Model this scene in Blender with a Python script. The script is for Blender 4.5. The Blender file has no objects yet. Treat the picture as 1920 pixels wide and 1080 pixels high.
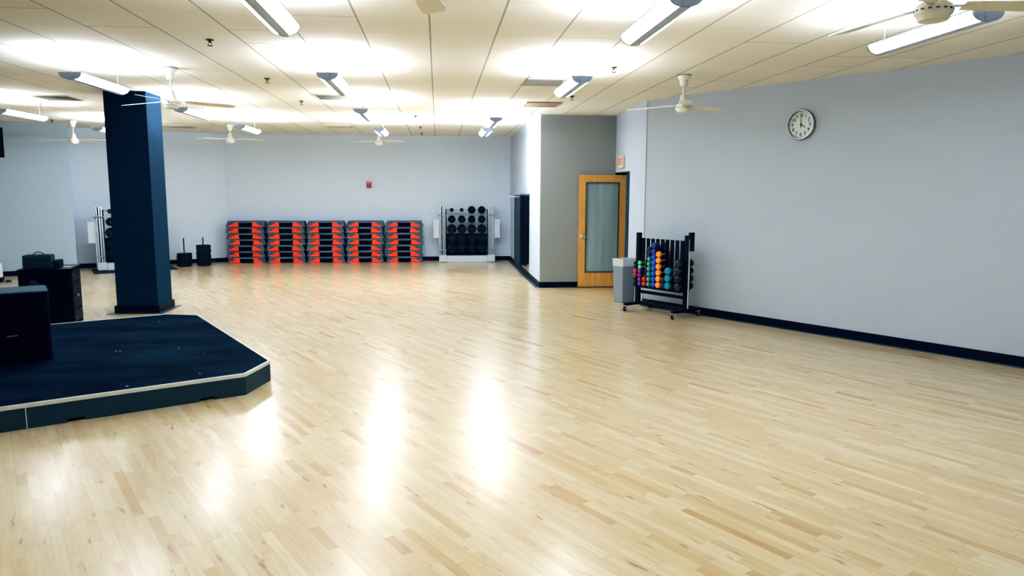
import bpy, bmesh, math, random
from mathutils import Vector, Matrix

random.seed(7)
PI = math.pi
SC = bpy.context.scene
COL = SC.collection
R = math.radians

# ------------------------------------------------------------------ colour / materials
def lin(c):
    out = []
    for v in c:
        v = v / 255.0
        out.append(v / 12.92 if v <= 0.04045 else ((v + 0.055) / 1.055) ** 2.4)
    return (out[0], out[1], out[2], 1.0)

def new_mat(name):
    m = bpy.data.materials.new(name)
    m.use_nodes = True
    nt = m.node_tree
    return m, nt, nt.nodes['Principled BSDF']

def mat(name, rgb, rough=0.5, metal=0.0, spec=0.5, coat=0.0, noise=0.06, nscale=6.0, bump=0.0, bscale=80.0, emis=None, estr=0.0, trans=0.0):
    m, nt, b = new_mat(name)
    N, L = nt.nodes, nt.links
    c = lin(rgb)
    tc = N.new('ShaderNodeTexCoord')
    nz = N.new('ShaderNodeTexNoise'); nz.inputs['Scale'].default_value = nscale; nz.inputs['Detail'].default_value = 3
    L.new(tc.outputs['Object'], nz.inputs['Vector'])
    mx = N.new('ShaderNodeMix'); mx.data_type = 'RGBA'
    mx.inputs[6].default_value = tuple(v * (1 - noise) for v in c[:3]) + (1,)
    mx.inputs[7].default_value = tuple(min(1, v * (1 + noise)) for v in c[:3]) + (1,)
    L.new(nz.outputs[0], mx.inputs[0]); L.new(mx.outputs[2], b.inputs['Base Color'])
    b.inputs['Roughness'].default_value = rough
    b.inputs['Metallic'].default_value = metal
    b.inputs['Specular IOR Level'].default_value = spec
    b.inputs['Coat Weight'].default_value = coat
    if trans:
        b.inputs['Transmission Weight'].default_value = trans
    if emis:
        b.inputs['Emission Color'].default_value = lin(emis)
        b.inputs['Emission Strength'].default_value = estr
    if bump:
        n2 = N.new('ShaderNodeTexNoise'); n2.inputs['Scale'].default_value = bscale; n2.inputs['Detail'].default_value = 4
        L.new(tc.outputs['Object'], n2.inputs['Vector'])
        bp = N.new('ShaderNodeBump'); bp.inputs['Strength'].default_value = bump; bp.inputs['Distance'].default_value = 0.01
        L.new(n2.outputs[0], bp.inputs['Height']); L.new(bp.outputs[0], b.inputs['Normal'])
    return m

def M_(nt, op, a, b=None, c=None):
    n = nt.nodes.new('ShaderNodeMath'); n.operation = op
    for i, v in enumerate((a, b, c)):
        if v is None: continue
        if isinstance(v, (int, float)): n.inputs[i].default_value = v
        else: nt.links.new(v, n.inputs[i])
    return n.outputs[0]

GA = R(30.0)          # the floor, stage and long right wall are turned 30 degrees from the ceiling grid

def floor_material():
    m, nt, b = new_mat('maple_strip_floor')
    N, L = nt.nodes, nt.links
    tc = N.new('ShaderNodeTexCoord')
    sep = N.new('ShaderNodeSeparateXYZ'); L.new(tc.outputs['Object'], sep.inputs[0])
    x, y = sep.outputs[0], sep.outputs[1]
    ca, sa = math.cos(GA), math.sin(GA)
    u = M_(nt, 'ADD', M_(nt, 'MULTIPLY', x, -sa), M_(nt, 'MULTIPLY', y, ca))
    v = M_(nt, 'ADD', M_(nt, 'MULTIPLY', x, ca), M_(nt, 'MULTIPLY', y, sa))
    vr = M_(nt, 'DIVIDE', v, 0.0575)
    row = M_(nt, 'FLOOR', vr)
    wn = N.new('ShaderNodeTexWhiteNoise'); wn.noise_dimensions = '1D'; L.new(row, wn.inputs['W'])
    rnd = wn.outputs['Value']
    leng = M_(nt, 'ADD', M_(nt, 'MULTIPLY', rnd, 0.40), 0.28)
    uu = M_(nt, 'ADD', M_(nt, 'DIVIDE', u, leng), M_(nt, 'MULTIPLY', rnd, 37.3))
    uu = M_(nt, 'ADD', uu, M_(nt, 'MULTIPLY', M_(nt, 'SINE', M_(nt, 'MULTIPLY', uu, 2.3)), 0.3))
    idx = M_(nt, 'FLOOR', uu)
    cmb = N.new('ShaderNodeCombineXYZ'); L.new(row, cmb.inputs[0]); L.new(idx, cmb.inputs[1])
    w2 = N.new('ShaderNodeTexWhiteNoise'); w2.noise_dimensions = '3D'; L.new(cmb.outputs[0], w2.inputs['Vector'])
    ramp = N.new('ShaderNodeValToRGB'); L.new(w2.outputs['Value'], ramp.inputs[0])
    cr = ramp.color_ramp
    cols = [(0.0, (216, 198, 161)), (0.22, (210, 187, 147)), (0.45, (203, 178, 137)), (0.62, (210, 186, 149)), (0.80, (219, 204, 168)), (0.95, (197, 168, 125)), (0.992, (188, 154, 110)), (1.0, (172, 134, 92))]
    cr.elements[0].position = 0; cr.elements[0].color = lin(cols[0][1])
    cr.elements[1].position = 1; cr.elements[1].color = lin(cols[-1][1])
    for p, c in cols[1:-1]:
        e = cr.elements.new(p); e.color = lin(c)
    # grain stretched along the board, shifted per board
    g = N.new('ShaderNodeCombineXYZ')
    L.new(M_(nt, 'ADD', M_(nt, 'MULTIPLY', u, 2.2), M_(nt, 'MULTIPLY', w2.outputs['Value'], 50)), g.inputs[0])
    L.new(M_(nt, 'MULTIPLY', v, 30.0), g.inputs[1]); L.new(row, g.inputs[2])
    gn = N.new('ShaderNodeTexNoise'); gn.inputs['Scale'].default_value = 1.6; gn.inputs['Detail'].default_value = 4; gn.inputs['Distortion'].default_value = 0.6
    L.new(g.outputs[0], gn.inputs['Vector'])
    gr = N.new('ShaderNodeMapRange'); gr.inputs[1].default_value = 0.3; gr.inputs[2].default_value = 0.72; gr.inputs[3].default_value = 1.05; gr.inputs[4].default_value = 0.88
    L.new(gn.outputs[0], gr.inputs[0])
    # brown mineral streaks and knots
    kc = N.new('ShaderNodeCombineXYZ')
    L.new(M_(nt, 'MULTIPLY', u, 3.4), kc.inputs[0]); L.new(M_(nt, 'MULTIPLY', v, 15.0), kc.inputs[1]); L.new(M_(nt, 'MULTIPLY', w2.outputs['Value'], 40), kc.inputs[2])
    kn = N.new('ShaderNodeTexNoise'); kn.inputs['Scale'].default_value = 1.3; kn.inputs['Detail'].default_value = 2
    L.new(kc.outputs[0], kn.inputs['Vector'])
    kr = N.new('ShaderNodeMapRange'); kr.inputs[1].default_value = 0.655; kr.inputs[2].default_value = 0.76; kr.inputs[3].default_value = 1.0; kr.inputs[4].default_value = 0.3
    L.new(kn.outputs[0], kr.inputs[0])
    # joints
    fv = M_(nt, 'FRACT', vr); dv = M_(nt, 'MINIMUM', fv, M_(nt, 'SUBTRACT', 1.0, fv))
    jv = N.new('ShaderNodeMapRange'); jv.inputs[1].default_value = 0.0; jv.inputs[2].default_value = 0.028; jv.inputs[3].default_value = 0.72; jv.inputs[4].default_value = 1.0
    L.new(dv, jv.inputs[0])
    fu = M_(nt, 'FRACT', uu); du = M_(nt, 'MINIMUM', fu, M_(nt, 'SUBTRACT', 1.0, fu))
    ju = N.new('ShaderNodeMapRange'); ju.inputs[1].default_value = 0.0; ju.inputs[2].default_value = 0.005; ju.inputs[3].default_value = 0.7; ju.inputs[4].default_value = 1.0
    L.new(du, ju.inputs[0])
    big = N.new('ShaderNodeTexNoise'); big.inputs['Scale'].default_value = 0.5; big.inputs['Detail'].default_value = 3
    L.new(tc.outputs['Object'], big.inputs['Vector'])
    bigr = N.new('ShaderNodeMapRange'); bigr.inputs[1].default_value = 0.3; bigr.inputs[2].default_value = 0.7; bigr.inputs[3].default_value = 0.94; bigr.inputs[4].default_value = 1.03
    L.new(big.outputs[0], bigr.inputs[0])
    f = M_(nt, 'MULTIPLY', gr.outputs[0], jv.outputs[0]); f = M_(nt, 'MULTIPLY', f, ju.outputs[0]); f = M_(nt, 'MULTIPLY', f, bigr.outputs[0])
    vm = N.new('ShaderNodeVectorMath'); vm.operation = 'SCALE'; L.new(ramp.outputs[0], vm.inputs[0]); L.new(f, vm.inputs['Scale'])
    mk = N.new('ShaderNodeMix'); mk.data_type = 'RGBA'; L.new(kr.outputs[0], mk.inputs[0])
    mk.inputs[6].default_value = lin((128, 82, 44)); L.new(vm.outputs[0], mk.inputs[7])
    L.new(mk.outputs[2], b.inputs['Base Color'])
    b.inputs['Roughness'].default_value = 0.30
    b.inputs['Specular IOR Level'].default_value = 0.35
    b.inputs['Coat Weight'].default_value = 0.5
    b.inputs['Coat IOR'].default_value = 1.45
    rn = N.new('ShaderNodeMapRange'); rn.inputs[3].default_value = 0.13; rn.inputs[4].default_value = 0.22
    L.new(big.outputs[0], rn.inputs[0]); L.new(rn.outputs[0], b.inputs['Coat Roughness'])
    # slight per-board tilt and waviness breaks up the reflections
    wv = N.new('ShaderNodeTexNoise'); wv.inputs['Scale'].default_value = 5.0; wv.inputs['Detail'].default_value = 2
    L.new(tc.outputs['Object'], wv.inputs['Vector'])
    hsum = M_(nt, 'ADD', M_(nt, 'MULTIPLY', wv.outputs[0], 0.55), M_(nt, 'MULTIPLY', jv.outputs[0], 0.12))
    bp = N.new('ShaderNodeBump'); bp.inputs['Strength'].default_value = 0.16; bp.inputs['Distance'].default_value = 0.01
    L.new(hsum, bp.inputs['Height']); L.new(bp.outputs[0], b.inputs['Normal']); L.new(bp.outputs[0], b.inputs['Coat Normal'])
    return m

def ceiling_material():
    m, nt, b = new_mat('acoustic_tile_ceiling')
    N, L = nt.nodes, nt.links
    tc = N.new('ShaderNodeTexCoord')
    sep = N.new('ShaderNodeSeparateXYZ'); L.new(tc.outputs['Object'], sep.inputs[0])
    gx = M_(nt, 'DIVIDE', M_(nt, 'ADD', sep.outputs[0], 0.055 + 59.85), 0.5985)
    gy = M_(nt, 'DIVIDE', M_(nt, 'ADD', sep.outputs[1], 60.10), 0.61)
    def line(g, w, dark):
        f = M_(nt, 'FRACT', g); d = M_(nt, 'MINIMUM', f, M_(nt, 'SUBTRACT', 1.0, f))
        r = N.new('ShaderNodeMapRange'); r.interpolation_type = 'SMOOTHSTEP'
        r.inputs[1].default_value = w * 0.5; r.inputs[2].default_value = w; r.inputs[3].default_value = dark; r.inputs[4].default_value = 1.0
        L.new(d, r.inputs[0]); return r.outputs[0]
    cx = N.new('ShaderNodeCombineXYZ'); L.new(M_(nt, 'FLOOR', gx), cx.inputs[0]); L.new(M_(nt, 'FLOOR', gy), cx.inputs[1])
    wn = N.new('ShaderNodeTexWhiteNoise'); L.new(cx.outputs[0], wn.inputs['Vector'])
    tone = M_(nt, 'ADD', M_(nt, 'MULTIPLY', wn.outputs['Value'], 0.05), 0.95)
    ly = line(gx, 0.017, 0.45)
    lx = line(gy, 0.010, 0.86)
    # a few joints sit open and read darker
    wj = N.new('ShaderNodeTexWhiteNoise'); cj = N.new('ShaderNodeCombineXYZ')
    L.new(M_(nt, 'FLOOR', M_(nt, 'ADD', gy, 0.5)), cj.inputs[0]); L.new(M_(nt, 'FLOOR', gx), cj.inputs[1]); L.new(cj.outputs[0], wj.inputs['Vector'])
    sel = M_(nt, 'GREATER_THAN', wj.outputs['Value'], 0.86)
    lx2 = line(gy, 0.014, 0.5)
    mixl = M_(nt, 'ADD', M_(nt, 'MULTIPLY', lx2, sel), M_(nt, 'MULTIPLY', lx, M_(nt, 'SUBTRACT', 1.0, sel)))
    f = M_(nt, 'MULTIPLY', M_(nt, 'MULTIPLY', ly, mixl), tone)
    nz = N.new('ShaderNodeTexNoise'); nz.inputs['Scale'].default_value = 90; nz.inputs['Detail'].default_value = 3
    L.new(tc.outputs['Object'], nz.inputs['Vector'])
    f = M_(nt, 'MULTIPLY', f, M_(nt, 'ADD', M_(nt, 'MULTIPLY', nz.outputs[0], 0.10), 0.95))
    vm = N.new('ShaderNodeVectorMath'); vm.operation = 'SCALE'; vm.inputs[0].default_value = lin((240, 237, 228))[:3]
    L.new(f, vm.inputs['Scale']); L.new(vm.outputs[0], b.inputs['Base Color'])
    b.inputs['Roughness'].default_value = 0.9; b.inputs['Specular IOR Level'].default_value = 0.1
    bp = N.new('ShaderNodeBump'); bp.inputs['Strength'].default_value = 0.4; bp.inputs['Distance'].default_value = 0.01
    L.new(M_(nt, 'MULTIPLY', ly, mixl), bp.inputs['Height']); L.new(bp.outputs[0], b.inputs['Normal'])
    return m

def stage_top_material():
    m, nt, b = new_mat('scuffed_stage_top')
    N, L = nt.nodes, nt.links
    tc = N.new('ShaderNodeTexCoord')
    n1 = N.new('ShaderNodeTexNoise'); n1.inputs['Scale'].default_value = 1.3; n1.inputs['Detail'].default_value = 6; n1.inputs['Roughness'].default_value = 0.6
    mp = N.new('ShaderNodeMapping'); mp.inputs['Scale'].default_value = (1.0, 2.0, 1.0)
    L.new(tc.outputs['Object'], mp.inputs[0]); L.new(mp.outputs[0], n1.inputs['Vector'])
    r = N.new('ShaderNodeValToRGB'); L.new(n1.outputs[0], r.inputs[0])
    r.color_ramp.elements[0].position = 0.38; r.color_ramp.elements[0].color = lin((3, 14, 28))
    r.color_ramp.elements[1].position = 0.78; r.color_ramp.elements[1].color = lin((22, 42, 62))
    vo = N.new('ShaderNodeTexVoronoi'); vo.inputs['Scale'].default_value = 4.0; L.new(tc.outputs['Object'], vo.inputs['Vector'])
    sp = M_(nt, 'LESS_THAN', vo.outputs['Distance'], 0.05)
    mx = N.new('ShaderNodeMix'); mx.data_type = 'RGBA'; L.new(M_(nt, 'MULTIPLY', sp, 0.7), mx.inputs[0])
    L.new(r.outputs[0], mx.inputs[6]); mx.inputs[7].default_value = lin((190, 200, 205))
    L.new(mx.outputs[2], b.inputs['Base Color'])
    b.inputs['Roughness'].default_value = 0.9; b.inputs['Specular IOR Level'].default_value = 0.03
    return m

MAT = {}
MAT['floor'] = floor_material()
MAT['ceiling'] = ceiling_material()
MAT['stage_top'] = stage_top_material()
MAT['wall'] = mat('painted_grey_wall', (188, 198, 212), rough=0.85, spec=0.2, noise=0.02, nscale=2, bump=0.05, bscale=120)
MAT['base'] = mat('black_vinyl_baseboard', (5, 12, 32), rough=0.5, spec=0.15)
MAT['trim'] = mat('dark_floor_strip', (60, 72, 86), rough=0.3, spec=0.6)
MAT['column'] = mat('slate_column_paint', (11, 40, 62), rough=0.8, spec=0.1, noise=0.04)
MAT['skirt'] = mat('slate_stage_skirt', (30, 48, 60), rough=0.6, spec=0.3, noise=0.15, nscale=3)
MAT['edge'] = mat('worn_metal_edge_strip', (205, 208, 205), rough=0.4, metal=0.2, noise=0.1, nscale=12)
MAT['void'] = mat('shadow_black', (2, 4, 14), rough=0.9, spec=0.05)
MAT['blackcase'] = mat('black_painted_case', (2, 5, 22), rough=0.7, spec=0.08)
MAT['casetop'] = mat('grey_carpeted_top', (62, 78, 96), rough=0.8, spec=0.2, bump=0.2, bscale=200)
MAT['black'] = mat('black_powder_coat', (3, 7, 24), rough=0.5, spec=0.15)
MAT['rubber'] = mat('black_rubber', (12, 20, 38), rough=0.6, spec=0.2)
MAT['rubber_dark'] = mat('dark_mat_rubber', (26, 38, 50), rough=0.8, spec=0.2)
MAT['chrome'] = mat('chrome', (222, 230, 240), rough=0.25, metal=0.75)
MAT['steel'] = mat('dull_steel', (150, 160, 172), rough=0.35, metal=0.8)
MAT['whitemetal'] = mat('speckled_white_panel', (205, 214, 226), rough=0.45, noise=0.1, nscale=60)
MAT['fixture'] = mat('grey_fixture_metal', (120, 130, 145), rough=0.5, metal=0.2)
MAT['spine'] = mat('light_grey_spine', (176, 192, 222), rough=0.5)
MAT['fan'] = mat('cream_fan_enamel', (226, 226, 212), rough=0.35, noise=0.02)
MAT['fandark'] = mat('dark_vent_slot', (70, 72, 66), rough=0.6)
MAT['deck'] = mat('slate_blue_step_plastic', (63, 80, 98), rough=0.6, spec=0.3, bump=0.15, bscale=150)
MAT['orange'] = mat('orange_riser_plastic', (246, 66, 20), rough=0.45, spec=0.35)
MAT['recess'] = mat('step_shadow_recess', (5, 7, 18), rough=0.8, spec=0.1)
MAT['zinc'] = mat('zinc_plate', (190, 196, 202), rough=0.35, metal=0.3)
MAT['wall_b'] = mat('grey_back_wall_lit_tone', (218, 230, 246), rough=0.85, spec=0.2, noise=0.02, nscale=2)  # wall grey lightened: stronger light on the back wall put into the colour
MAT['wall_f'] = mat('grey_front_wall_shade_tone', (145, 148, 148), rough=0.85, spec=0.2, noise=0.02, nscale=2)  # wall grey darkened and warmed, standing in for the weak light here
MAT['wall_l'] = mat('grey_left_wall_dim_tone', (168, 184, 200), rough=0.85, spec=0.2, noise=0.02, nscale=2)  # wall grey toned down, dimmer light on the left painted in
MAT['can'] = mat('grey_bin_plastic', (128, 137, 148), rough=0.5, noise=0.03)
MAT['liner'] = mat('white_bin_liner', (205, 212, 220), rough=0.35, bump=0.6, bscale=25)
MAT['white'] = mat('white_plastic', (225, 228, 232), rough=0.4)
MAT['offwhite'] = mat('ivory_plastic', (224, 216, 198), rough=0.5)
MAT['red'] = mat('red_plastic', (150, 22, 30), rough=0.4)
MAT['redletter'] = mat('red_letters', (225, 45, 40), rough=0.5, emis=(225, 45, 40), estr=0.3)
MAT['ink'] = mat('black_ink', (18, 22, 28), rough=0.6)
MAT['face'] = mat('white_clock_face', (226, 231, 236), rough=0.4, noise=0.01)
MAT['clockrim'] = mat('brushed_clock_rim', (150, 150, 150), rough=0.25, metal=0.9)
MAT['screen'] = mat('dark_screen', (4, 6, 18), rough=0.5, spec=0.2)
MAT['bag'] = mat('dark_green_canvas', (34, 50, 58), rough=0.8, spec=0.2, noise=0.12, nscale=20)
MAT['tan'] = mat('dark_tan_panel', (142, 124, 100), rough=0.9)  # even dark tan for the square ceiling panel
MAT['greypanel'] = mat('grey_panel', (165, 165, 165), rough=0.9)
MAT['vent'] = mat('vent_grille_metal', (205, 198, 178), rough=0.6)
MAT['bronze'] = mat('dark_bronze', (48, 42, 34), rough=0.5, metal=0.4)
MAT['bead'] = mat('dark_glazing_bead', (70, 62, 50), rough=0.5)
MAT['jamb'] = mat('slate_door_frame', (84, 104, 122), rough=0.5)

def wood_door():
    m, nt, b = new_mat('honey_maple_door')
    N, L = nt.nodes, nt.links
    tc = N.new('ShaderNodeTexCoord'); mp = N.new('ShaderNodeMapping'); mp.inputs['Scale'].default_value = (14, 14, 1.0)
    L.new(tc.outputs['Object'], mp.inputs[0])
    nz = N.new('ShaderNodeTexNoise'); nz.inputs['Scale'].default_value = 2.2; nz.inputs['Detail'].default_value = 5
    L.new(mp.outputs[0], nz.inputs['Vector'])
    r = N.new('ShaderNodeValToRGB'); L.new(nz.outputs[0], r.inputs[0])
    r.color_ramp.elements[0].position = 0.3; r.color_ramp.elements[0].color = lin((205, 148, 72))
    r.color_ramp.elements[1].position = 0.75; r.color_ramp.elements[1].color = lin((228, 174, 96))
    L.new(r.outputs[0], b.inputs['Base Color']); b.inputs['Roughness'].default_value = 0.4
    return m
MAT['doorwood'] = wood_door()

def frosted():
    m, nt, b = new_mat('frosted_glass')
    N, L = nt.nodes, nt.links
    tc = N.new('ShaderNodeTexCoord'); mp = N.new('ShaderNodeMapping'); mp.inputs['Scale'].default_value = (5, 5, 0.5)
    L.new(tc.outputs['Object'], mp.inputs[0])
    nz = N.new('ShaderNodeTexNoise'); nz.inputs['Scale'].default_value = 1.6; L.new(mp.outputs[0], nz.inputs['Vector'])
    r = N.new('ShaderNodeValToRGB'); L.new(nz.outputs[0], r.inputs[0])
    r.color_ramp.elements[0].position = 0.3; r.color_ramp.elements[0].color = lin((146, 172, 182))
    r.color_ramp.elements[1].position = 0.7; r.color_ramp.elements[1].color = lin((182, 202, 208))
    L.new(r.outputs[0], b.inputs['Base Color'])
    b.inputs['Roughness'].default_value = 0.35; b.inputs['Transmission Weight'].default_value = 0.2
    return m
MAT['glass'] = frosted()

def glow(k=1.0, nm='lit_perforated_diffuser'):
    m, nt, b = new_mat(nm)
    N, L = nt.nodes, nt.links
    tc = N.new('ShaderNodeTexCoord'); nz = N.new('ShaderNodeTexNoise'); nz.inputs['Scale'].default_value = 30
    L.new(tc.outputs['Object'], nz.inputs['Vector'])
    b.inputs['Base Color'].default_value = lin((225, 230, 238)); b.inputs['Roughness'].default_value = 0.5
    b.inputs['Emission Color'].default_value = (0.79, 0.88, 1.0, 1)
    L.new(M_(nt, 'ADD', M_(nt, 'MULTIPLY', nz.outputs[0], 2.0), DIFF_E * k - 1.0), b.inputs['Emission Strength'])
    return m
DIFF_E = 34.0
UP_W = 62.0
DIFF_E *= 0.85; UP_W *= 0.62; FAR_K = 3.1; DIM_K = 0.35
MAT['glow'] = glow()
MAT['glow_far'] = glow(FAR_K, 'lit_perforated_diffuser_boosted')  # same diffuser, emission boosted to brighten the back wall
MAT['glow_dim'] = glow(DIM_K, 'lit_perforated_diffuser_weakened')  # same diffuser, emission cut for the fixtures out of view

# ------------------------------------------------------------------ mesh helpers
class MB:
    def __init__(s): s.bm = bmesh.new()
    def quad(s, pts):
        vs = [s.bm.verts.new(p) for p in pts]; s.bm.faces.new(vs); return s
    def hexa(s, p):   # 8 points: bottom 4 ccw, top 4 ccw
        v = [s.bm.verts.new(q) for q in p]
        for f in ((3, 2, 1, 0), (4, 5, 6, 7), (0, 1, 5, 4), (1, 2, 6, 5), (2, 3, 7, 6), (3, 0, 4, 7)):
            s.bm.faces.new([v[i] for i in f])
        return s
    def box(s, c, d, rot=None):
        hx, hy, hz = d[0] / 2, d[1] / 2, d[2] / 2
        pts = [Vector(q) for q in ((-hx, -hy, -hz), (hx, -hy, -hz), (hx, hy, -hz), (-hx, hy, -hz), (-hx, -hy, hz), (hx, -hy, hz), (hx, hy, hz), (-hx, hy, hz))]
        if rot is not None: pts = [rot @ q for q in pts]
        return s.hexa([q + Vector(c) for q in pts])
    def span(s, a, b):
        return s.box([(a[i] + b[i]) / 2 for i in range(3)], [abs(b[i] - a[i]) for i in range(3)])
    def prism(s, poly, z0, z1):
        lo = [s.bm.verts.new((p[0], p[1], z0)) for p in poly]; hi = [s.bm.verts.new((p[0], p[1], z1)) for p in poly]
        n = len(poly)
        s.bm.faces.new(lo[::-1]); s.bm.faces.new(hi)
        for i in range(n): s.bm.faces.new([lo[i], lo[(i + 1) % n], hi[(i + 1) % n], hi[i]])
        return s
    def prism_y(s, poly, y0, y1):   # poly in x,z, extruded along y
        a = [s.bm.verts.new((p[0], y0, p[1])) for p in poly]; b = [s.bm.verts.new((p[0], y1, p[1])) for p in poly]
        n = len(poly)
        s.bm.faces.new(a); s.bm.faces.new(b[::-1])
        for i in range(n): s.bm.faces.new([a[(i + 1) % n], a[i], b[i], b[(i + 1) % n]])
        return s
    def tube(s, a, b, r, r2=None, n=16):
        a, b = Vector(a), Vector(b); r2 = r if r2 is None else r2
        d = (b - a).normalized(); q = d.to_track_quat('Z', 'Y')
        la, lb = [], []
        for i in range(n):
            t = 2 * PI * i / n; o = Vector((math.cos(t), math.sin(t), 0))
            la.append(s.bm.verts.new(a + q @ (o * r))); lb.append(s.bm.verts.new(b + q @ (o * r2)))
        s.bm.faces.new(la[::-1]); s.bm.faces.new(lb)
        for i in range(n): s.bm.faces.new([la[i], la[(i + 1) % n], lb[(i + 1) % n], lb[i]])
        return s
    def lathe(s, prof, n=24, origin=(0, 0, 0), axis=(0, 0, 1)):   # prof: list of (r, h)
        o = Vector(origin); q = Vector(axis).to_track_quat('Z', 'Y')
        rings = []
        for r, h in prof:
            if r < 1e-5: rings.append([s.bm.verts.new(o + q @ Vector((0, 0, h)))])
            else: rings.append([s.bm.verts.new(o + q @ Vector((r * math.cos(2 * PI * i / n), r * math.sin(2 * PI * i / n), h))) for i in range(n)])
        for A, B in zip(rings, rings[1:]):
            for i in range(n):
                j = (i + 1) % n
                if len(A) == 1 and len(B) == 1: break
                if len(A) == 1: s.bm.faces.new([A[0], B[j], B[i]])
                elif len(B) == 1: s.bm.faces.new([A[i], A[j], B[0]])
                else: s.bm.faces.new([A[i], A[j], B[j], B[i]])
        return s
    def path(s, pts, r, n=8):
        for a, b in zip(pts, pts[1:]): s.tube(a, b, r, n=n)
        return s
    def build(s, name, m, parent=None, bevel=0, smooth=False, seg=2):
        bmesh.ops.recalc_face_normals(s.bm, faces=s.bm.faces)
        me = bpy.data.meshes.new(name); s.bm.to_mesh(me); s.bm.free()
        me.materials.append(MAT[m] if isinstance(m, str) else m)
        if smooth:
            for p in me.polygons: p.use_smooth = True
            if hasattr(me, 'set_sharp_from_angle'): me.set_sharp_from_angle(angle=R(35))
        o = bpy.data.objects.new(name, me); COL.objects.link(o)
        if parent: o.parent = parent
        if bevel:
            md = o.modifiers.new('bevel', 'BEVEL'); md.width = bevel; md.segments = seg; md.limit_method = 'ANGLE'; md.angle_limit = R(40)
        return o

def tag(o, label, cat, group=None):
    o['label'] = label; o['category'] = cat
    if group: o['group'] = group
    return o
def thing(name, label, cat, loc=(0, 0, 0), rz=0, group=None):
    o = bpy.data.objects.new(name, None); COL.objects.link(o)
    o.empty_display_size = 0.1
    o.location = loc; o.rotation_euler = (0, 0, rz)
    return tag(o, label, cat, group)
def struct(o):
    o['kind'] = 'structure'; return o
def kids(o): return [c for c in bpy.data.objects if c.parent == o]
def dup(root, loc, rz=None, label=None, group=None):
    def cp(o, par):
        c = o.copy(); COL.objects.link(c)
        if par: c.parent = par
        for ch in KIDS[o.name]: cp(ch, c)
        return c
    def gather(o):
        KIDS[o.name] = kids(o)
        for ch in KIDS[o.name]: gather(ch)
    KIDS = {}; gather(root)
    r = cp(root, None); r.location = loc
    if rz is not None: r.rotation_euler = (0, 0, rz)
    if label: r['label'] = label
    if group: r['group'] = group
    return r

_dg_cache = {}
def text_mesh(s, size, ext=0.0006):
    cu = bpy.data.curves.new('lettering', 'FONT'); cu.body = s; cu.size = size; cu.align_x = 'CENTER'; cu.align_y = 'CENTER'; cu.extrude = ext
    cu.offset = size * 0.02
    o = bpy.data.objects.new('lettering', cu); COL.objects.link(o)
    dg = bpy.context.evaluated_depsgraph_get()
    me = bpy.data.meshes.new_from_object(o.evaluated_get(dg))
    bpy.data.objects.remove(o); bpy.data.curves.remove(cu)
    return me
def text_part(name, items, m, parent):
    """items: (string, size, matrix) joined into one mesh"""
    bm = bmesh.new()
    for s, size, mx in items:
        me = text_mesh(s, size); me.transform(mx); bm.from_mesh(me); bpy.data.meshes.remove(me)
    me = bpy.data.meshes.new(name); bm.to_mesh(me); bm.free(); me.materials.append(MAT[m])
    o = bpy.data.objects.new(name, me); COL.objects.link(o); o.parent = parent
    return o

ORD = ['first', 'second', 'third', 'fourth', 'fifth', 'sixth', 'seventh', 'eighth', 'ninth', 'tenth', 'eleventh', 'twelfth']

# ------------------------------------------------------------------ room shell
HC = 3.25
BWY = 19.6
XS = 1.925      # side wall of the bump-out
FWY = 13.88     # wall facing the camera beside the door
D0, D1 = Vector((3.37, FWY)), Vector((3.28, 11.55))     # short wall with the door
RW1 = Vector((12.95, -3.9)); RWD = Vector((6.12 - 3.28, 7.05 - 11.55)).normalized()
RW1 = D1 + RWD * 18.3
LB0 = Vector((-8.45, 18.15)); LB1 = Vector((-5.40, BWY))
LA1 = Vector((-8.02, 17.22)); LAD = Vector((-0.855, -0.50)).normalized(); LA0 = LA1 + LAD * 7.5

struct(MB().span((-16, -5, -0.1), (14, 20.3, 0)).build('floor', 'floor'))
struct(MB().span((-16, -5, HC), (14, 20.3, HC + 0.1)).build('ceiling', 'ceiling'))

def wall(name, a, b, side, z0=0.0, z1=HC, t=0.12, m='wall'):
    """wall face runs a->b; thickness goes to the given side (+1 = left of a->b)"""
    a, b = Vector(a), Vector(b); d = (b - a).normalized(); n = Vector((-d.y, d.x)) * side * t
    return struct(MB().prism([a, b, b + n, a + n], z0, z1).build(name, m))
def baseboard(name, a, b, side, flange=0.0, h=0.105):
    a, b = Vector(a), Vector(b); d = (b - a).normalized(); n = Vector((-d.y, d.x)) * -side
    mb = MB().prism([a, b, b + n * 0.014, a + n * 0.014], 0.0, h)
    o = struct(mb.build(name, 'base'))
    if flange:
        f = MB().prism([a + n * 0.014, b + n * 0.014, b + n * (0.014 + flange), a + n * (0.014 + flange)], 0.0, 0.008)
        f.build('floor_strip', 'trim', o)
    return o

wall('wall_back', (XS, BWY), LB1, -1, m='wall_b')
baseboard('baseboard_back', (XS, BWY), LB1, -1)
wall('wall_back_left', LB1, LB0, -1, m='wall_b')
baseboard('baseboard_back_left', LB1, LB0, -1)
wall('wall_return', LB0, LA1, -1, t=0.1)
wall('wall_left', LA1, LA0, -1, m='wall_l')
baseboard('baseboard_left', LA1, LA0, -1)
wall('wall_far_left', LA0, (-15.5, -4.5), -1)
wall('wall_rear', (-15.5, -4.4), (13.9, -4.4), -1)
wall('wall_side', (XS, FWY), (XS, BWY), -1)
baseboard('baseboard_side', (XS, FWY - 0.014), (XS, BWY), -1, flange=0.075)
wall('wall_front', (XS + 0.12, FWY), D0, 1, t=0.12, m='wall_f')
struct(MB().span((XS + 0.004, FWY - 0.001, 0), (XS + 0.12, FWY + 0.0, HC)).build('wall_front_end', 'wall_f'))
baseboard('baseboard_front', (XS, FWY), D0, 1, flange=0.06)

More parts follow.
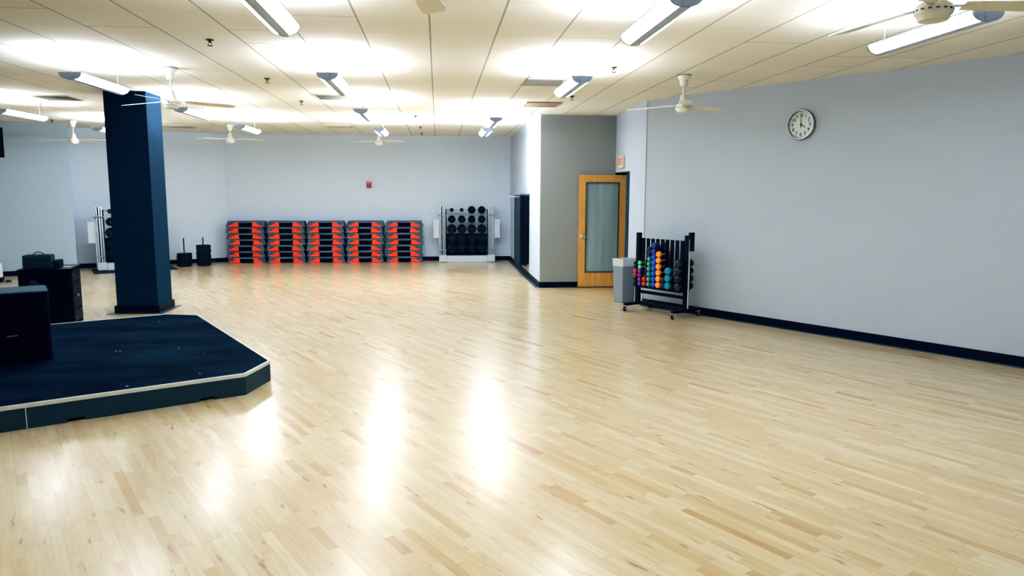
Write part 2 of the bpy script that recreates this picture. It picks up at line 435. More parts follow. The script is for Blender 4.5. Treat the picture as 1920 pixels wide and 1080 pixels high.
# short wall with the door recess
dd = (D1 - D0).normalized(); dn = Vector((-dd.y, dd.x)) * 1.0      # dn points away from the room (+x)
REC = 1.24; RZ = 2.19; RD = 0.27
def dpt(s, k): return D0 + dd * s + dn * k
L_ = (D1 - D0).length
struct(MB().prism([dpt(REC, 0), dpt(L_, 0), dpt(L_, RD), dpt(REC, RD)], 0, HC).build('wall_door', 'wall'))
struct(MB().prism([dpt(-0.02, 0), dpt(REC, 0), dpt(REC, RD), dpt(-0.02, RD)], RZ, HC).build('wall_over_door', 'wall'))
# back of the recess: strip beside the hinge, then the metal frame, then the next room
struct(MB().prism([dpt(-0.02, RD - 0.06), dpt(0.10, RD - 0.06), dpt(0.10, RD), dpt(-0.02, RD)], 0, RZ).build('wall_recess', 'jamb'))
fr = MB()
fr.prism([dpt(0.10, RD - 0.09), dpt(0.15, RD - 0.09), dpt(0.15, RD + 0.03), dpt(0.10, RD + 0.03)], 0, RZ)
fr.prism([dpt(REC - 0.05, RD - 0.09), dpt(REC, RD - 0.09), dpt(REC, RD + 0.03), dpt(REC - 0.05, RD + 0.03)], 0, RZ)
fr.prism([dpt(0.10, RD - 0.09), dpt(REC, RD - 0.09), dpt(REC, RD + 0.03), dpt(0.10, RD + 0.03)], RZ - 0.05, RZ)
fr = struct(fr.build('trim_1', 'jamb'))
struct(MB().span((4.7, 11.0, 0), (4.8, 15.5, HC)).build('wall_corridor', 'jamb'))
struct(MB().span((3.4, 15.4, 0), (4.8, 15.5, HC)).build('wall_corridor_end', 'jamb'))

wall('wall_right', D1, RW1, 1)
baseboard('baseboard_right', D1 + RWD * 0.02, RW1, 1, flange=0.05, h=0.115)
# a small fill keeps the corner behind the short wall closed
struct(MB().prism([D1 + dn * 0.0, D1 + dn * RD, D1 + dn * RD + dd * 0.02, D1 + dd * 0.02], 0, HC).build('wall_corner', 'wall'))

# ------------------------------------------------------------------ open door, hinged at the recess, leaf flat beside the front wall
DW, DH, DT = 0.90, 2.125, 0.045
door = bpy.data.objects.new('door_1', None); COL.objects.link(door); door['kind'] = 'structure'
door.location = (2.655, 13.79, 0.018); door.rotation_euler = (0, 0, R(0.0))
ST = 0.125
f = MB()
f.span((0, 0, 0), (ST, DT, DH)); f.span((DW - ST, 0, 0), (DW, DT, DH))
f.span((ST, 0, 0), (DW - ST, DT, 0.27)); f.span((ST, 0, DH - 0.135), (DW - ST, DT, DH))
f.build('door_leaf', 'doorwood', door)
b_ = MB(); g0, g1, gz0, gz1 = ST, DW - ST, 0.27, DH - 0.135
for a, b in (((g0, -0.006, gz0), (g0 + 0.022, 0.03, gz1)), ((g1 - 0.022, -0.006, gz0), (g1, 0.03, gz1)), ((g0 + 0.022, -0.006, gz0), (g1 - 0.022, 0.03, gz0 + 0.022)), ((g0 + 0.022, -0.006, gz1 - 0.022), (g1 - 0.022, 0.03, gz1))):
    b_.span(a, b)
b_.build('glazing_bead', 'bead', door)
MB().span((g0 + 0.022, 0.016, gz0 + 0.022), (g1 - 0.022, 0.024, gz1 - 0.022)).build('glass_panel', 'glass', door)
h = MB().lathe([(0, 0.0), (0.034, 0.0), (0.034, 0.012), (0.014, 0.018), (0.012, 0.05), (0, 0.05)], n=20, origin=(0.062, 0, 0.965), axis=(0, -1, 0))
h.tube((0.062, -0.045, 0.965), (0.135, -0.05, 0.962), 0.011, 0.009, n=12)
h.build('door_handle', 'chrome', door, smooth=True)
for z in (0.25, 1.15, 1.93):
    MB().span((DW, 0.0, z - 0.055), (DW + 0.03, 0.012, z + 0.055)).build('hinge', 'bronze', door)

# ------------------------------------------------------------------ column
cx0, cx1, cy0, cy1 = -4.80, -4.185, 11.38, 12.0
c = thing('structural_column', 'dark slate blue square column rising from the floor behind the stage', 'column', ((cx0 + cx1) / 2, (cy0 + cy1) / 2, 0))
hw = (cx1 - cx0) / 2 - 0.012; hd = (cy1 - cy0) / 2 - 0.012
MB().span((-hw, -hd, 0), (hw, hd, HC)).build('column_shaft', 'column', c, bevel=0.006)
k = MB(); e = 0.026
k.span((-hw - e, -hd - e, 0), (hw + e, -hd, 0.115)); k.span((-hw - e, hd, 0), (hw + e, hd + e, 0.115))
k.span((-hw - e, -hd, 0), (-hw, hd, 0.115)); k.span((hw, -hd, 0), (hw + e, hd, 0.115))
k.build('column_baseboard', 'base', c)
MB().prism([(-hw - 0.11, -hd - 0.11), (hw + 0.10, -hd - 0.11), (hw + 0.10, hd + 0.10), (-hw - 0.11, hd + 0.10)], 0, 0.008).build('floor_flange', 'trim', c)
MB().lathe([(0, 0), (0.012, 0), (0.01, 0.01), (0, 0.012)], origin=(hw, -0.05, 2.65), axis=(1, 0, 0), n=10).build('screw_cap', 'ink', c)

# ------------------------------------------------------------------ low stage
SZ = 0.20
V = Vector((math.cos(R(30.2)), math.sin(R(30.2)))); U = Vector((-V.y, V.x))
Pf = Vector((-1.735, 6.66)); Pc = Vector((-1.628, 7.17)); Pr = Vector((-3.165, 9.95)); Pb = Vector((-3.60, 10.06))
poly = [Pf, Pc, Pr, Pb, Pb - V * 3.3, Pf - V * 4.2 + U * 0.0]
poly[4] = poly[5] + U * ((Pb - poly[5]).dot(U))
st = thing('low_stage', 'low dark blue platform stage with clipped corners and a pale metal edge', 'stage', (0, 0, 0))
cen = sum(poly, Vector((0, 0))) / len(poly)
def inset(poly, k):
    out = []; n = len(poly)
    for i in range(n):
        p0, p1, p2 = poly[i - 1], poly[i], poly[(i + 1) % n]
        d1 = (p1 - p0).normalized(); d2 = (p2 - p1).normalized()
        n1 = Vector((-d1.y, d1.x)); n2 = Vector((-d2.y, d2.x))
        bis = (n1 + n2); out.append(p1 + bis * (k / (1 + n1.dot(n2))))
    return out
inn = inset(poly, 0.022); inn2 = inset(poly, 0.05)
MB().prism(inn, 0.10, SZ - 0.004).build('stage_top', 'stage_top', st)
# skirt with two lifting notches in the front face
sk = MB(); n = len(poly)
def skirt_seg(a, b, ia, ib, z0, z1): sk.hexa([(*a, z0), (*b, z0), (*ib, z0), (*ia, z0), (*a, z1), (*b, z1), (*ib, z1), (*ia, z1)])
for i in range(n):
    a, b = inset(poly, 0.006)[i], inset(poly, 0.006)[(i + 1) % n]; ia, ib = inn[i], inn[(i + 1) % n]
    if i == n - 1:
        fl = (b - a).length; dirv = (b - a).normalized(); off = U * 0.016
        cuts = []
        for cc in (Vector((-2.885, 5.995)), Vector((-2.027, 6.498))):
            s_ = (cc - a).dot(dirv); cuts.append((s_ - 0.062, s_ + 0.062))
        s0 = 0
        for c0, c1 in cuts:
            skirt_seg(a + dirv * s0, a + dirv * c0, a + dirv * s0 + off, a + dirv * c0 + off, 0, SZ - 0.03)
            skirt_seg(a + dirv * c0, a + dirv * c1, a + dirv * c0 + off, a + dirv * c1 + off, 0.028, SZ - 0.03)
            s0 = c1
        skirt_seg(a + dirv * s0, b, a + dirv * s0 + off, ib, 0, SZ - 0.03)
    else:
        skirt_seg(a, b, ia, ib, 0, SZ - 0.03)
sk.build('stage_skirt', 'skirt', st)
MB().prism(inset(poly, 0.06), 0.0, 0.1).build('stage_core', 'void', st)
ed = MB()
for i in range(n):
    a, b = poly[i], poly[(i + 1) % n]; ia, ib = inn[i], inn[(i + 1) % n]
    ed.hexa([(*a, SZ - 0.034), (*b, SZ - 0.034), (*ib, SZ - 0.034), (*ia, SZ - 0.034), (*a, SZ), (*b, SZ), (*ib, SZ), (*ia, SZ)])
ed.build('edge_strip', 'edge', st, bevel=0.004)
sm = MB()
for cc in (Vector((-3.17, 5.827)),):
    s_ = (cc - poly[5]).dot(V); p = poly[5] + V * s_ + U * 0.0065
    sm.hexa([(*(p - V * 0.003 - U * 0.002), 0.0), (*(p + V * 0.003 - U * 0.002), 0.0), (*(p + V * 0.003), 0), (*(p - V * 0.003), 0), (*(p - V * 0.003 - U * 0.002), SZ - 0.034), (*(p + V * 0.003 - U * 0.002), SZ - 0.034), (*(p + V * 0.003), SZ - 0.034), (*(p - V * 0.003), SZ - 0.034)])
sm.build('skirt_seam', 'edge', st)

# ------------------------------------------------------------------ loudspeaker cabinet on the stage
sp = thing('speaker_cabinet', 'large black cabinet with rounded corners and a grey top standing on the stage', 'speaker', (-3.72, 7.385, SZ), R(29))
W_, D_, H_ = 1.05, 0.50, 0.675
def rrect(x0, x1, y0, y1, r, k=6):
    pts = []
    for cx, cy, a0 in ((x1 - r, y0 + r, -90), (x1 - r, y1 - r, 0), (x0 + r, y1 - r, 90), (x0 + r, y0 + r, 180)):
        for i in range(k + 1):
            a = R(a0 + 90 * i / k); pts.append((cx + r * math.cos(a), cy + r * math.sin(a)))
    return pts
MB().prism(rrect(-W_, 0, 0, D_, 0.05), 0.0, H_ - 0.012).build('cabinet_body', 'blackcase', sp, smooth=True)
MB().prism(rrect(-W_ + 0.002, -0.002, 0.002, D_ - 0.002, 0.05), H_ - 0.012, H_).build('cabinet_top', 'casetop', sp, smooth=True)
hd_ = MB(); hd_.span((-0.50, 0.20, H_), (-0.38, 0.27, H_ + 0.004)); hd_.build('handle_recess', 'void', sp)
MB().tube((-0.49, 0.235, H_ + 0.010), (-0.39, 0.235, H_ + 0.010), 0.006, n=8).build('handle_bar', 'steel', sp)
MB().span((-0.36, -0.004, 0.26), (-0.27, 0.0, 0.268)).build('front_badge', 'steel', sp)
gl = MB()
for i in range(9):
    gl.span((-W_ + 0.08 + i * 0.1, -0.003, 0.05), (-W_ + 0.084 + i * 0.1, 0.0, 0.6))
gl.build('grille_rib', 'blackcase', sp)

# ------------------------------------------------------------------ equipment rack case behind the stage
rk = thing('equipment_case', 'tall black equipment case on the floor behind the stage, bag on top', 'cabinet', (-4.86, 10.23, 0), R(15))
W2, D2, H2 = 0.60, 0.64, 0.785
MB().span((-W2, 0, 0.0), (0, D2, H2)).build('case_body', 'blackcase', rk, bevel=0.006)
MB().span((-W2 - 0.008, -0.008, H2 - 0.0), (0.008, D2 + 0.008, H2 + 0.012)).build('case_lid', 'black', rk, bevel=0.003)
for x0, z0 in ((-0.46, 0.60),):
    MB().lathe([(0, 0), (0.055, 0), (0.06, 0.004), (0.05, 0.008), (0, 0.005)], origin=(x0 + 0.03, 0.0, z0), axis=(0, -1, 0), n=20).build('round_emblem', 'rubber_dark', rk)
dr = MB()
for i in range(4):
    z = 0.06 + i * 0.18
    MB().span((0.0, 0.04, z), (0.01, D2 - 0.04, z + 0.16)).build('rack_panel', 'black', rk, bevel=0.002)
for (y, z, s_) in ((0.32, 0.40, 0.05), (0.12, 0.12, 0.018), (0.10, 0.70, 0.015), (0.52, 0.18, 0.02)):
    MB().box((0.016, y, z), (0.012, s_ * 1.6, s_ * 0.7)).build('latch', 'steel', rk, bevel=0.003)
q = 15; cq, sq = math.cos(R(q)), math.sin(R(q))
def on_case(lx, ly): return (-4.86 + lx * cq - ly * sq, 10.23 + lx * sq + ly * cq, H2 + 0.012)
bg = thing('equipment_bag', 'dark green canvas bag with a top carry handle on the black case', 'bag', on_case(-0.39, 0.20), R(12))
def bagpoly(): return [(-0.165, 0.0), (0.165, 0.0), (0.17, 0.05), (0.165, 0.165), (0.155, 0.18), (-0.155, 0.18), (-0.165, 0.165), (-0.17, 0.05)]
MB().prism_y(bagpoly(), -0.10, 0.10).build('bag_body', 'bag', bg, bevel=0.012, smooth=True)
hp = [(-0.07 + 0.14 * i / 10, 0.0, 0.18 + 0.034 * math.sin(PI * i / 10)) for i in range(11)]
MB().path(hp, 0.006).build('carry_handle', 'rubber_dark', bg)
MB().span((-0.14, -0.104, 0.152), (0.14, -0.098, 0.158)).build('zipper', 'steel', bg)
MB().span((-0.08, -0.108, 0.03), (-0.065, -0.099, 0.09)).build('strap_tab', 'black', bg)
dv = thing('wireless_receiver', 'small dark box beside the green bag on the black case', 'box', on_case(-0.175, 0.24), R(10))
MB().span((-0.035, -0.09, 0), (0.035, 0.09, 0.105)).build('box_shell', 'rubber', dv, bevel=0.006)
MB().span((-0.028, -0.093, 0.06), (0.028, -0.089, 0.09)).build('box_front', 'bag', dv)
tag(MB().prism([(-0.05, -0.035), (0.05, -0.035), (0.05, 0.035), (-0.05, 0.035)], 0, 0.002).build('paper_note', 'white'), 'small white paper note lying on top of the black case', 'paper')
pn = bpy.data.objects['paper_note']; pn.location = on_case(-0.09, 0.30); pn.rotation_euler = (0, 0, R(20))

# ------------------------------------------------------------------ left edge: white bin on black stand, small plate
wb = thing('wipe_dispenser_stand', 'white dispenser tub on a black stand at the left edge by the wall', 'dispenser', (-8.80, 15.50, 0), R(20))
MB().span((-0.14, -0.12, 0.0), (0.14, 0.12, 0.10)).build('stand_base', 'black', wb, bevel=0.01)
MB().prism(rrect(-0.13, 0.13, -0.11, 0.11, 0.03), 0.10, 0.37).build('dispenser_tub', 'white', wb, smooth=True)
MB().prism(rrect(-0.12, 0.12, -0.10, 0.10, 0.03), 0.37, 0.385).build('tub_lid', 'white', wb, smooth=True)
sb = thing('foot_pedal', 'small dark metal pedal on the floor by the white dispenser tub', 'pedal', (-8.53, 15.47, 0), R(20))
MB().span((-0.05, -0.05, 0), (0.05, 0.05, 0.03)).build('pedal_body', 'trim', sb, bevel=0.005)
MB().span((-0.04, -0.03, 0.03), (0.04, 0.04, 0.045)).build('pedal_pad', 'black', sb, bevel=0.004)

# television at the upper left
tv = thing('television', 'black flat screen television hung high at the left edge', 'television', (-9.33, 16.08, 2.79), R(30))
TW, TH = 0.56, 0.36
rt = Matrix.Rotation(R(17), 3, 'X')
MB().box((0, 0, 0), (1.05, 0.05, 0.62), rt).build('screen_housing', 'black', tv, bevel=0.006)
MB().box(rt @ Vector((0, -0.027, 0)), (1.01, 0.004, 0.58), rt).build('screen', 'screen', tv)
MB().tube((0, 0.02, 0), (0, 0.32, 0.03), 0.025).build('wall_bracket', 'black', tv)

# ------------------------------------------------------------------ ceiling light fixtures
FL, FW, FH = 1.20, 0.215, 0.075
def make_fixture():
    t = thing('pendant_light', '', 'ceiling light', (0, 0, 0))
    # half-ellipse trough; local origin at the centre on the ceiling plane
    zt = -0.30 + FH
    degs = [0, 12, 26, 42, 57, 70, 90, 110, 123, 138, 154, 168, 180]
    prof = [(-FW / 2 * math.cos(R(g)), zt - FH * (math.sin(R(g)) ** 0.8)) for g in degs]
    def strip(idx, name, m, off=0.0):
        mb = MB()
        for i in idx:
            (x0, z0), (x1, z1) = prof[i], prof[i + 1]
            mb.quad([(x0, -FL / 2 + 0.012, z0 - off), (x1, -FL / 2 + 0.012, z1 - off), (x1, FL / 2 - 0.012, z1 - off), (x0, FL / 2 - 0.012, z0 - off)])
        return mb.build(name, m, t, smooth=True)
    strip(range(0, 5), 'diffuser', 'glow'); strip(range(7, 12), 'diffuser', 'glow')
    # solid spine
    s = MB(); xa, xb = prof[5][0], prof[7][0]; zs = prof[6][1]
    s.prism_y([(xa, prof[5][1] - 0.002), (0, zs - 0.004), (xb, prof[7][1] - 0.002), (xb, prof[7][1] + 0.012), (xa, prof[5][1] + 0.012)], -FL / 2, FL / 2)
    s.build('spine', 'spine', t)
    for sy in (-1, 1):
        e_ = MB(); pp = [(x, z - 0.001) for x, z in prof]
        e_.prism_y(pp, sy * FL / 2 - 0.012, sy * FL / 2 + 0.012)
        e_.prism_y([(-0.022, zt - FH - 0.002), (0.022, zt - FH - 0.002), (0.028, zt), (-0.028, zt)], sy * (FL / 2 + 0.012), sy * (FL / 2 + 0.02))
        e_.build('end_cap', 'fixture', t)
    rl = MB()
    for sx in (-1, 1): rl.box((sx * FW / 2, 0, zt), (0.008, FL, 0.010))
    rl.build('side_rail', 'fixture', t)
    for sy in (-1, 1):
        MB().tube((0, sy * (FL / 2 - 0.05), zt - 0.01), (0, sy * (FL / 2 - 0.05), 0.0), 0.0015, n=6).build('suspension_cable', 'steel', t)
    return t
fix = make_fixture()
UPL = bpy.data.lights.new('tube_uplight', 'AREA'); UPL.shape = 'RECTANGLE'; UPL.size = 0.17; UPL.size_y = 1.1; UPL.energy = UP_W; UPL.color = (0.79, 0.88, 1.0)
UPF = UPL.copy(); UPF.energy = UP_W * 2.0
UPD = UPL.copy(); UPD.energy = UP_W * 0.4
DMESH = {}
def place_fixture(x, y, label, lvl=1, first=[True]):
    if first[0]:
        first[0] = False; o = fix; o.location = (x, y, HC); o['label'] = label; o['group'] = 'suspended fluorescent fixtures'
    else: o = dup(fix, (x, y, HC), None, label, 'suspended fluorescent fixtures')
    if lvl != 1:
        for c in kids(o):
            if c.name.startswith('diffuser'):
                key = (c.data.name.split('@')[0], lvl)
                if key not in DMESH:
                    DMESH[key] = c.data.copy(); DMESH[key].materials[0] = MAT['glow_far' if lvl == 2 else 'glow_dim']
                c.data = DMESH[key]
    l = bpy.data.objects.new('fixture_lamp', {0: UPD, 1: UPL, 2: UPF}[lvl]); COL.objects.link(l); l.parent = o
    l.location = (0, 0, -0.30 + FH - 0.012); l.rotation_euler = (PI, 0, 0)
F = [(-1.10, 5.10, 'lit fluorescent fixture cut by the top edge, left of centre'),
     (-1.11, 8.47, 'lit fluorescent fixture left of centre, just in front of a ceiling vent'),
     (-1.11, 11.80, 'lit fluorescent fixture between the larger one and the fan nearest the back wall'),
     (-1.11, 15.12, 'lit fluorescent fixture directly above the ceiling fan over the orange step stacks'),
     (1.52, 5.15, 'large lit fluorescent fixture at the top edge, right of centre'),
     (1.51, 8.38, 'lit fluorescent fixture above the corner where the grey bump-out wall starts'),
     (0.955, 12.78, 'nearer of two small lit fixtures above the right barbell rack'),
     (0.965, 14.88, 'farther of two small lit fixtures above the right barbell rack'),
     (3.62, 5.30, 'lit fluorescent fixture behind the ceiling fan at the upper right'),
     (-3.73, 8.75, 'lit fluorescent fixture directly in front of the top of the slate column'),
     (-3.70, 11.93, 'lit fluorescent fixture just right of the slate column behind a fan'),
     (-3.63, 14.88, 'small lit fixture above the left back wall, right of a ceiling fan'),
     (-6.49, 12.50, 'lit fluorescent fixture at the left edge of the ceiling'),
     (-6.50, 15.72, 'lit fluorescent fixture half hidden behind the left side of the slate column')]
for x, y, lb in F: place_fixture(x, y, lb, 2 if (y > 14 and x > -5) else 1)
EX = [(-1.1, 1.8), (1.52, 1.8), (-9.2, 9.0), (-3.75, 1.4), (4.1, 1.4)]
for i, (x, y) in enumerate(EX): place_fixture(x, y, 'lit fluorescent fixture out of view in the near part of the room', 0)

# ------------------------------------------------------------------ ceiling fans
def blade_mesh():
    mb = MB(); n = 8; r0, r1 = 0.15, 0.70
    tilt = R(-10)
    prev = None
    for i in range(n + 1):
        t = i / n; r = r0 + (r1 - r0) * t
        w = 0.105 + 0.04 * t - (0.03 if i == n else 0)
        z = -0.02 * t
        pts = []
        for sgn, dz in ((-1, -0.003), (1, -0.003), (1, 0.003), (-1, 0.003)):
            yy = sgn * w / 2; pts.append(mb.bm.verts.new((r, yy * math.cos(tilt), z + yy * math.sin(tilt) + dz)))
        if prev:
            for a in range(4): mb.bm.faces.new([prev[a], prev[(a + 1) % 4], pts[(a + 1) % 4], pts[a]])
        else: mb.bm.faces.new(pts[::-1])
        prev = pts
    mb.bm.faces.new(prev)
    return mb
def make_fan(name, label, x, y, zb, angs, group='white ceiling fans'):
    """zb = height of the motor bottom"""
    t = thing(name, label, 'ceiling fan', (x, y, HC), 0, group)
    d = zb - HC
    MB().lathe([(0, 0), (0.075, 0), (0.078, -0.02), (0.066, -0.055), (0.055, -0.06), (0.044, -0.13), (0.02, -0.145), (0, -0.145)], n=24).build('canopy', 'fan', t, smooth=True)
    MB().lathe([(0.088, -0.0005), (0.088, -0.006), (0, -0.006)], n=24).build('canopy_gasket', 'fandark', t)
    MB().tube((0, 0, -0.14), (0, 0, d + 0.20), 0.012, n=12).build('downrod', 'fan', t, smooth=True)
    MB().lathe([(0, d + 0.215), (0.032, d + 0.215), (0.055, d + 0.12), (0.06, d + 0.105), (0, d + 0.105)], n=24).build('motor_cover', 'fan', t, smooth=True)
    MB().lathe([(0, d + 0.108), (0.07, d + 0.106), (0.092, d + 0.09), (0.098, d + 0.075), (0.098, d + 0.045), (0.085, d + 0.03), (0.075, d + 0.008), (0.05, d), (0, d)], n=28).build('motor_housing', 'fan', t, smooth=True)
    ring = MB()
    for i in range(16):
        a = 2 * PI * i / 16; ring.box((0.0965 * math.cos(a), 0.0965 * math.sin(a), d + 0.062), (0.008, 0.018, 0.008), Matrix.Rotation(a, 3, 'Z'))
    ring.build('vent_ring', 'fandark', t)
    for a in angs:
        bl = blade_mesh().build('fan_blade', 'fan', t)
        bl.location = (0, 0, d + 0.085); bl.rotation_euler = (0, 0, R(a))
        ir = MB().box((0.12, 0, 0.0), (0.12, 0.04, 0.006)).build('blade_iron', 'fan', bl)
    return t
make_fan('ceiling_fan', 'cream ceiling fan hanging in front of the right wall above the doorway area', 3.025, 9.03, 2.80, (150, 27, -106))
make_fan('ceiling_fan', 'cream ceiling fan hanging just right of the top of the slate column', -3.10, 9.21, 2.78, (156, 24, -98))
make_fan('ceiling_fan', 'cream ceiling fan nearest the back wall above the orange step stacks', -1.315, 17.2, 2.86, (196, 72, -32))
make_fan('ceiling_fan', 'cream ceiling fan in front of the back left wall between column and steps', -4.475, 16.78, 2.85, (200, 2, -118))
make_fan('ceiling_fan', 'cream ceiling fan left of the slate column before the far left wall', -7.48, 16.3, 2.77, (178, 0, 88))
make_fan('ceiling_fan', 'cream ceiling fan in front of a lit fixture in the upper right corner', 2.74, 3.98, 2.765, (106, -14, -134))
make_fan('ceiling_fan', 'cream fan cut by the top edge with one blade pointing away', -0.125, 3.80, 2.80, (80, 200, 320))

# ------------------------------------------------------------------ ceiling fittings
def sprinkler(x, y, label, first=[None]):
    if first[0] is None:
        t = thing('fire_sprinkler', label, 'sprinkler', (x, y, HC), 0, 'sprinkler heads')
        MB().lathe([(0, 0), (0.04, 0), (0.036, -0.008), (0.012, -0.012), (0.012, -0.03), (0, -0.03)], n=16).build('escutcheon', 'bronze', t)
        fr = MB(); fr.box((-0.014, 0, -0.042), (0.005, 0.006, 0.03)); fr.box((0.014, 0, -0.042), (0.005, 0.006, 0.03)); fr.build('frame_arms', 'bronze', t)
        MB().lathe([(0, -0.055), (0.024, -0.056), (0.024, -0.060), (0, -0.061)], n=16).build('deflector', 'bronze', t)
        first[0] = t
    else: dup(first[0], (x, y, HC), None, label)
sprinkler(-2.14, 7.48, 'largest dark sprinkler head, on the ceiling right of the slate column')
sprinkler(-2.154, 9.92, 'dark sprinkler head second from the front, left of the central light row')
sprinkler(-2.15, 12.29, 'tiny dark sprinkler head left of the central light row above the back left wall')
sprinkler(-6.504, 13.13, 'dark sprinkler head beyond the light at the left edge')
sprinkler(-7.83, 16.2, 'dark sprinkler head beside the fan left of the column')
sprinkler(2.03, 8.56, 'dark sprinkler head right of the light above the bump-out corner')
sprinkler(2.02, 11.16, 'dark sprinkler head just under the far end of the light above the bump-out')
sprinkler(-0.408, 14.41, 'nearest of three tiny sprinkler heads right of the fan by the back wall')
sprinkler(-0.375, 16.88, 'middle one of three tiny sprinkler heads right of the back fan')
sprinkler(-0.378, 18.6, 'farthest of three tiny sprinkler heads, almost at the back wall')

def vent(x0, x1, y0, y1, label):
    t = thing('ceiling_vent', label, 'air vent', ((x0 + x1) / 2, (y0 + y1) / 2, HC), 0, 'ceiling air vents')
    w, d = (x1 - x0) / 2, (y1 - y0) / 2
    fr = MB()
    for a, b in (((-w, -d, -0.012), (w, -d + 0.03, 0)), ((-w, d - 0.03, -0.012), (w, d, 0)), ((-w, -d + 0.03, -0.012), (-w + 0.03, d - 0.03, 0)), ((w - 0.03, -d + 0.03, -0.012), (w, d - 0.03, 0))): fr.span(a, b)
    fr.build('vent_frame', 'vent', t)
    MB().span((-w + 0.03, -d + 0.03, -0.002), (w - 0.03, d - 0.03, 0)).build('vent_opening', 'void', t)
    lv = MB(); n = 5
    for i in range(n):
        y = -d + 0.05 + (2 * d - 0.1) * i / (n - 1)
        lv.box((0, y, -0.012), (2 * w - 0.07, 0.035, 0.003), Matrix.Rotation(R(38), 3, 'X'))
    lv.build('louver', 'vent', t)
vent(-6.15, -5.56, 12.05, 12.62, 'square louvered vent left of the slate column')
vent(-1.80, -1.25, 11.10, 11.62, 'square louvered vent behind the light left of centre') if False else vent(-1.84, -1.26, 11.40, 11.97, 'square louvered vent just beyond the light left of centre')
vent(-2.46, -1.87, 16.65, 17.2, 'small louvered vent near the back wall, left of the back fan')
vent(-6.02, -5.45, 17.2, 17.75, 'small louvered vent right of the slate column near the back wall')
def panel(x0, x1, y0, y1, m, label):
    t = thing('ceiling_panel', label, 'ceiling panel', ((x0 + x1) / 2, (y0 + y1) / 2, HC))
    w, d = (x1 - x0) / 2, (y1 - y0) / 2
    fr = MB()
    for a, b in (((-w, -d, -0.014), (w, -d + 0.015, 0)), ((-w, d - 0.015, -0.014), (w, d, 0)), ((-w, -d + 0.015, -0.014), (-w + 0.015, d - 0.015, 0)), ((w - 0.015, -d + 0.015, -0.014), (w, d - 0.015, 0))): fr.span(a, b)
    fr.build('panel_frame', m, t)
    MB().span((-w + 0.015, -d + 0.015, -0.006), (w - 0.015, d - 0.015, 0)).build('panel_face', m, t)
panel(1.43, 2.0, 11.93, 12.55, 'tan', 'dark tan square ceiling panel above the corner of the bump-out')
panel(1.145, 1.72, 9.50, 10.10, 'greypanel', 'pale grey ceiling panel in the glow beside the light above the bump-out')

# ------------------------------------------------------------------ wall fittings
t = thing('fire_alarm_station', 'small red fire alarm box with a white strip on the back wall', 'fire alarm', (-1.777, BWY, 1.99))
MB().span((-0.06, -0.045, -0.085), (0.06, 0, 0.085)).build('alarm_housing', 'red', t, bevel=0.006)
MB().span((-0.048, -0.048, 0.05), (0.048, -0.044, 0.075)).build('white_strip', 'white', t)
MB().span((-0.04, -0.055, -0.03), (0.04, -0.044, 0.0)).build('pull_handle', 'red', t)
t = thing('wall_sensor', 'small white sensor box high on the back wall by the corner', 'sensor', (1.80, BWY, 2.69))
MB().span((-0.035, -0.03, -0.06), (0.035, 0, 0.06)).build('sensor_housing', 'white', t, bevel=0.006)
MB().lathe([(0, 0), (0.013, 0), (0.012, 0.004), (0, 0.006)], origin=(0, -0.03, 0.0), axis=(0, -1, 0), n=12).build('sensor_lens', 'ink', t)

# clock on the right wall
cp = Vector((4.70, 9.29)); s_ = (cp - D1).dot(RWD); cp = D1 + RWD * s_
cn = Vector((RWD.y, -RWD.x))           # toward the room
if cn.x > 0: cn = -cn
ang = math.atan2(cn.y, cn.x) + PI / 2   # local -Y -> cn
ck = thing('wall_clock', 'round wall clock with a silver rim showing four o\'clock on the right wall', 'clock', (cp.x + cn.x * 0.001, cp.y + cn.y * 0.001, 2.695), ang)
CR = 0.194
MB().lathe([(CR - 0.004, 0.0), (CR, 0.012), (CR, 0.035), (CR - 0.008, 0.050), (CR - 0.018, 0.050), (CR - 0.027, 0.030), (CR - 0.027, 0.012), (0, 0.012)], n=64, axis=(0, -1, 0)).build('clock_rim', 'clockrim', ck, smooth=True)
MB().lathe([(CR - 0.028, 0.0), (CR - 0.028, 0.024), (0, 0.024)], n=64, axis=(0, -1, 0)).build('clock_face', 'face', ck)
RX = Matrix.Rotation(R(90), 4, 'X')
items = []
for k_ in range(1, 13):
    a = R(90 - 30 * k_); items.append((str(k_), 0.056, Matrix.Translation((0.122 * math.cos(a), -0.0252, 0.122 * math.sin(a))) @ RX))
text_part('numerals', items, 'ink', ck)
mk = MB()
for k_ in range(60):
    a = R(6 * k_); l = 0.010 if k_ % 5 else 0.014
    mk.box((0.154 * math.cos(a), -0.0248, 0.154 * math.sin(a)), (l, 0.0012, 0.0016 if k_ % 5 else 0.003), Matrix.Rotation(-a, 3, 'Y'))
mk.build('minute_marks', 'ink', ck)
def hand(name, a, l, w, yoff, tail):
    d = Vector((math.cos(a), 0, math.sin(a))); p = Vector((-d.z, 0, d.x))
    A = Vector((0, yoff, 0)) - d * tail; B = Vector((0, yoff, 0)) + d * l
    mb = MB(); y = Vector((0, 0.0016, 0))
    mb.hexa([A - p * w, A + p * w, B + p * w * 0.6, B - p * w * 0.6, A - p * w + y, A + p * w + y, B + p * w * 0.6 + y, B - p * w * 0.6 + y])
    mb.build(name, 'ink', ck)
hand('hour_hand', R(-30), 0.075, 0.0055, -0.031, 0.018)
hand('minute_hand', R(90), 0.125, 0.0045, -0.034, 0.038)
MB().lathe([(0, 0.024), (0.009, 0.024), (0.009, 0.037), (0, 0.037)], n=16, axis=(0, -1, 0)).build('hand_hub', 'ink', ck)

